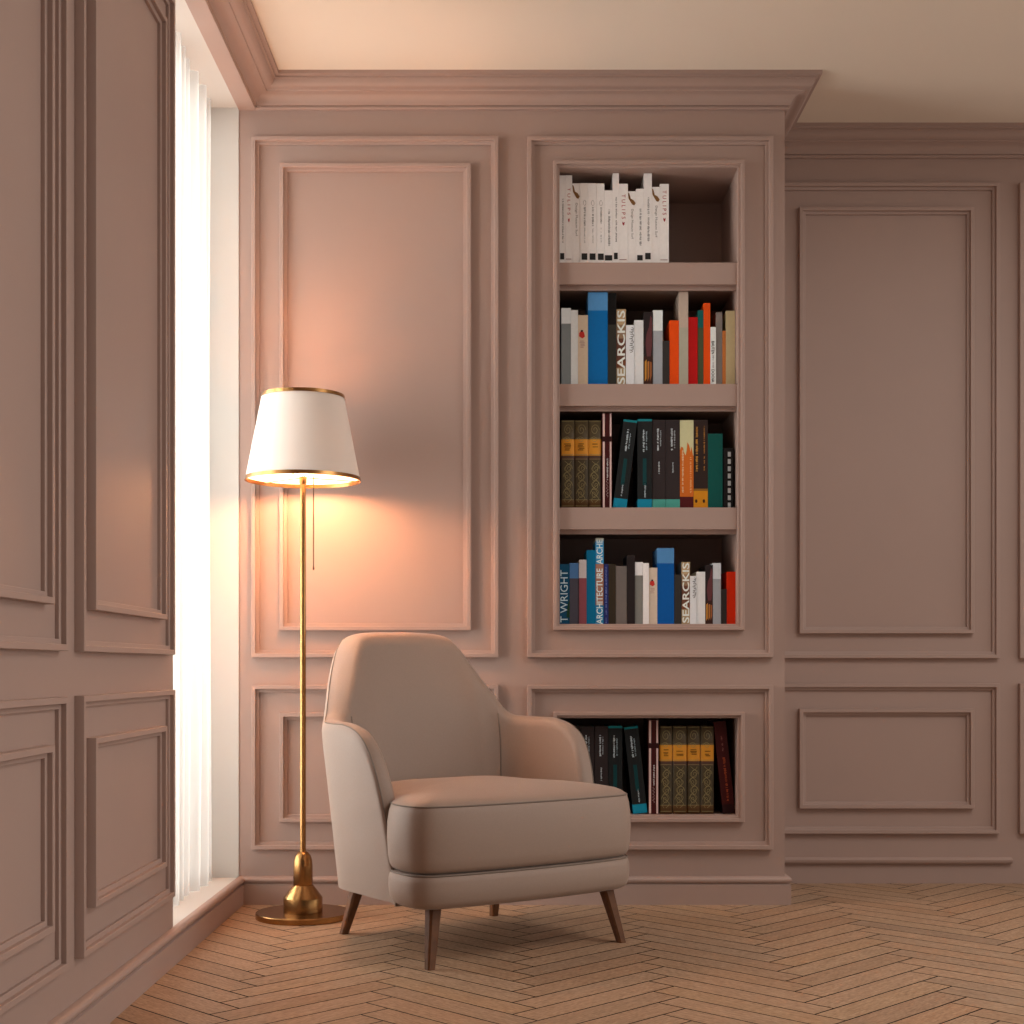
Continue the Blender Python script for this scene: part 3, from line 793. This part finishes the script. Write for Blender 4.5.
def station(kind, p):
    """list of (u>0, v, z) along the cross-section: outer bottom -> cap -> inner bottom"""
    pts = []
    if kind == 'arm':
        e = (spl(ts, ev, p), spl(ts, ez, p)); b = (spl(ts, bv, p), min(ZBOT, spl(ts, ez, p)-.004))
    else:
        f = max(0, math.cos(p))**(2/n_)
        e = (None, spl(zf, zt, f)); b = (None, ZBOT)
    if kind == 'arm':
        dv, dz = e[0]-b[0], e[1]-b[1]; L = math.hypot(dv, dz); dv /= L; dz /= L
        rc = min(.030, .4*L); th = min(.052, .020+.5*L)
        base = (e[0]-dv*rc, e[1]-dz*rc)
        def at(v, z, beta): return (surf_side(v, z, th*beta), v, z)
        lo = b
        for i in range(NO): q = i/NO; pts.append(at(lo[0]+(base[0]-lo[0])*q, lo[1]+(base[1]-lo[1])*q, 0))
        for i in range(NCAP+1):
            a = math.pi*i/NCAP; s = max(0, math.sin(a))**.62*rc; pts.append(at(base[0]+dv*s, base[1]+dz*s, (1-math.cos(a))/2))
        for i in range(1, NI+1): q = i/NI; pts.append(at(base[0]+(lo[0]-base[0])*q, base[1]+(lo[1]-base[1])*q, 1))
    else:
        k = min(1, p/(math.pi/2)*1.6)
        rc = .030+.012*k
        def TB(z): return .052+k*(.060-.020*max(0, (z-.45)/.45))
        base = e[1]-rc
        def at(z, beta):
            tb = TB(z)*beta
            th = (.052+.022*k)*beta
            u, v = surf_rear(p, z, th, tb); return (u, v, z)
        for i in range(NO): pts.append(at(ZBOT+(base-ZBOT)*i/NO, 0))
        for i in range(NCAP+1):
            a = math.pi*i/NCAP; pts.append(at(base+max(0, math.sin(a))**.62*rc, (1-math.cos(a))/2))
        for i in range(1, NI+1): pts.append(at(base+(ZBOT-base)*i/NI, 1))
    return pts
NA, NR = 30, 34
half = [station('arm', (i/NA)**1.0) for i in range(NA+1)]
phis = [math.pi/2*(i/NR) for i in range(1, NR+1)]
half += [station('rear', p) for p in phis]
fb_i = NA+[i for i, p in enumerate(phis, 1) if math.cos(p)**(2/n_) < .83][0]
full = [[(-u, v, z) for u, v, z in s] for s in half]+[list(s) for s in half[-2::-1]]
NS = len(full); loc = lambda p: (p[0], -p[1], p[2])
def grid_part(name, i0, i1, j0, j1, parent):
    bm = bmesh.new()
    V = [[bm.verts.new(loc(full[i][j])) for j in range(j0, j1+1)] for i in range(i0, i1+1)]
    for A, B in zip(V, V[1:]):
        for j in range(j1-j0):
            bm.faces.new((A[j], B[j], B[j+1], A[j+1]))
    bmesh.ops.remove_doubles(bm, verts=bm.verts, dist=1e-5)
    return mk(name, bm, FABRIC, parent, True, recalc=False)
J = NO+2; LAST = NO+NCAP+NI
shell = grid_part('outer_shell', 0, NS-1, 0, J, CH)
bk = grid_part('backrest', fb_i, NS-1-fb_i, J, LAST, CH)
grid_part('armrest', 0, fb_i, J, LAST, CH); grid_part('armrest', NS-1-fb_i, NS-1, J, LAST, CH)
# underside of the shell
bm = bmesh.new()
V = [(bm.verts.new(loc(full[i][0])), bm.verts.new(loc(full[i][LAST]))) for i in range(NS)]
for A, B in zip(V, V[1:]): bm.faces.new((A[0], A[1], B[1], B[0]))
mk('shell_underside', bm, FABRIC, CH)
# piping: outer edge and the two seams between back and arms
bm = bmesh.new(); tube(bm, [loc(s[J]) for s in full], .0019, 8)
o = mk('piping', bm, PIPING, CH, True)
for i in (fb_i, NS-1-fb_i):
    bm = bmesh.new(); tube(bm, [loc(full[i][j]) for j in range(NO+NCAP, LAST-3)], .0022, 8); mk('piping', bm, PIPING, CH, True)

def outline(pts, n=160):
    half = pts; ring = half+[(-u, v) for u, v in half[-2:0:-1]]
    N = len(ring); out = []
    per = n//N+1
    for i in range(N):
        p0, p1, p2, p3 = (Vector(ring[(i+k) % N]) for k in (-1, 0, 1, 2))
        for k in range(per):
            q = k/per
            out.append(.5*((2*p1)+(p2-p0)*q+(2*p0-5*p1+4*p2-p3)*q*q+(3*p1-p0-3*p2+p3)*q**3))
    return out
OUT = outline([(0, -.275), (.16, -.272), (.255, -.235), (.292, -.15), (.305, -.03), (.312, .045), (.332, .09), (.356, .128), (.369, .172), (.371, .222), (.359, .272), (.318, .307), (.20, .326), (0, .334)])
def inset_ring(ol, d):
    n = len(ol); res = []
    for i, p in enumerate(ol):
        t_ = (ol[(i+1) % n]-ol[i-1]).normalized(); nn = Vector((t_.y, -t_.x))
        if nn.dot(p) < 0: nn = -nn
        res.append(p-nn*d)
    return res
def stack(name, layers, dome=None):
    bm = bmesh.new(); rings = []
    for z, d in layers:
        if d < .05: r = inset_ring(OUT, d)
        else:
            r0 = inset_ring(OUT, .05); k = 1-(d-.05)/.28; r = [Vector((p.x*k, p.y*k+.02*(1-k))) for p in r0]
        rings.append([bm.verts.new((p.x, -p.y, z)) for p in r])
    n = len(OUT)
    for A, B in zip(rings, rings[1:]):
        for k in range(n): bm.faces.new((A[k], A[(k+1) % n], B[(k+1) % n], B[k]))
    bm.faces.new(rings[0]); bm.faces.new(rings[-1])
    return mk(name, bm, FABRIC, CH, True)
stack('seat_base', [(.152, .10), (.152, .045), (.155, .025), (.163, .010), (.176, .003), (.20, 0), (.225, 0), (.238, .003), (.245, .009), (.247, .02), (.248, .10), (.248, .25)])
seat = stack('seat_cushion', [(.246, .25), (.246, .05), (.248, .020), (.254, .009), (.264, .003), (.285, -.001), (.33, -.004), (.375, -.003), (.405, .0015), (.420, .006), (.428, .011), (.436, .022), (.443, .040), (.451, .075), (.459, .13), (.465, .20), (.467, .27), (.467, .31)])
bm = bmesh.new(); tube(bm, [(p.x, -p.y, .4245) for p in inset_ring(OUT, .0075)], .0024, 8, True); mk('piping', bm, PIPING, seat, True)
bm = bmesh.new(); tube(bm, [(p.x, -p.y, .2445) for p in inset_ring(OUT, .0065)], .0026, 8, True); mk('piping', bm, PIPING, CH, True)
# legs
def leg(top, bot, wt, wb):
    bm = bmesh.new(); rings = []
    for q in (0, .5, 1):
        c = Vector(bot).lerp(Vector(top), q); w = (wb+(wt-wb)*q)/2; ch_ = w*.35
        rings.append([bm.verts.new((c.x+a, c.y+b, c.z)) for a, b in ((w-ch_, -w), (w, -w+ch_), (w, w-ch_), (w-ch_, w), (-w+ch_, w), (-w, w-ch_), (-w, -w+ch_), (-w+ch_, -w))])
    for A, B in zip(rings, rings[1:]):
        for k in range(8): bm.faces.new((A[k], A[(k+1) % 8], B[(k+1) % 8], B[k]))
    bm.faces.new(rings[0]); bm.faces.new(rings[-1])
    mk('leg', bm, WOOD, CH)
for s in (-1, 1):
    leg((s*.290, -.250, .160), (s*.322, -.284, 0), .037, .023)
    leg((s*.245, .235, .160), (s*.268, .288, 0), .037, .023)

# ------------------------------------------------------------------ light
def area(name, loc_, rot, sx, sy, e, col):
    l = bpy.data.lights.new(name, 'AREA'); l.shape = 'RECTANGLE'; l.size = sx; l.size_y = sy; l.energy = e; l.color = col
    o = bpy.data.objects.new(name, l); C.objects.link(o); o.location = loc_; o.rotation_euler = rot
    return o
area('daylight_outside_window', (XL-1.1, 3.65, 1.5), (0, -math.pi/2, 0), 2.8, 2.6, 120, (1, .98, .93))
area('ceiling_lamp_light', (2.2, 2.8, ZC-.02), (0, 0, 0), 1.6, 1.6, 15, (1, .95, .90))
pl = bpy.data.lights.new('lamp_bulb_light', 'POINT'); pl.energy = 10; pl.color = (1, .43, .20); pl.shadow_soft_size = .04
o = bpy.data.objects.new('lamp_bulb_light', pl); C.objects.link(o); o.location = (LX, LY, BZ)

w = bpy.data.worlds.new('world'); SC.world = w; w.use_nodes = True; nt = w.node_tree
bg = nt.nodes['Background']
tc = nt.nodes.new('ShaderNodeTexCoord'); sp = nt.nodes.new('ShaderNodeSeparateXYZ'); nt.links.new(tc.outputs['Generated'], sp.inputs[0])
rp = nt.nodes.new('ShaderNodeValToRGB'); rp.color_ramp.elements[0].position = .48; rp.color_ramp.elements[1].position = .95
rp.color_ramp.elements[0].color = (.05, .048, .046, 1); rp.color_ramp.elements[1].color = (1.25, 1.16, 1.08, 1)
mm = nt.nodes.new('ShaderNodeMath'); mm.operation = 'MULTIPLY_ADD'; mm.inputs[1].default_value = .45; my = nt.nodes.new('ShaderNodeMath'); my.operation = 'MULTIPLY_ADD'; my.inputs[1].default_value = .22; my.inputs[2].default_value = .5
nt.links.new(sp.outputs['Y'], my.inputs[0]); nt.links.new(my.outputs[0], mm.inputs[2]); nt.links.new(sp.outputs['X'], mm.inputs[0]); nt.links.new(mm.outputs[0], rp.inputs['Fac']); nt.links.new(rp.outputs['Color'], bg.inputs['Color'])
bg.inputs['Strength'].default_value = .54

# ------------------------------------------------------------------ camera
cam = bpy.data.cameras.new('camera'); cam.sensor_width = 36; cam.lens = 50; cam.shift_y = 155/1024; cam.clip_start = .05
co = bpy.data.objects.new('camera', cam); C.objects.link(co); co.location = (0, 0, H0); co.rotation_euler = (math.pi/2, 0, 0)
SC.camera = co
vs = SC.view_settings
SC.display_settings.display_device = 'sRGB'
vs.view_transform = 'Standard'; vs.look = 'None'; vs.gamma = 1; vs.use_curve_mapping = False; vs.exposure = 1.45
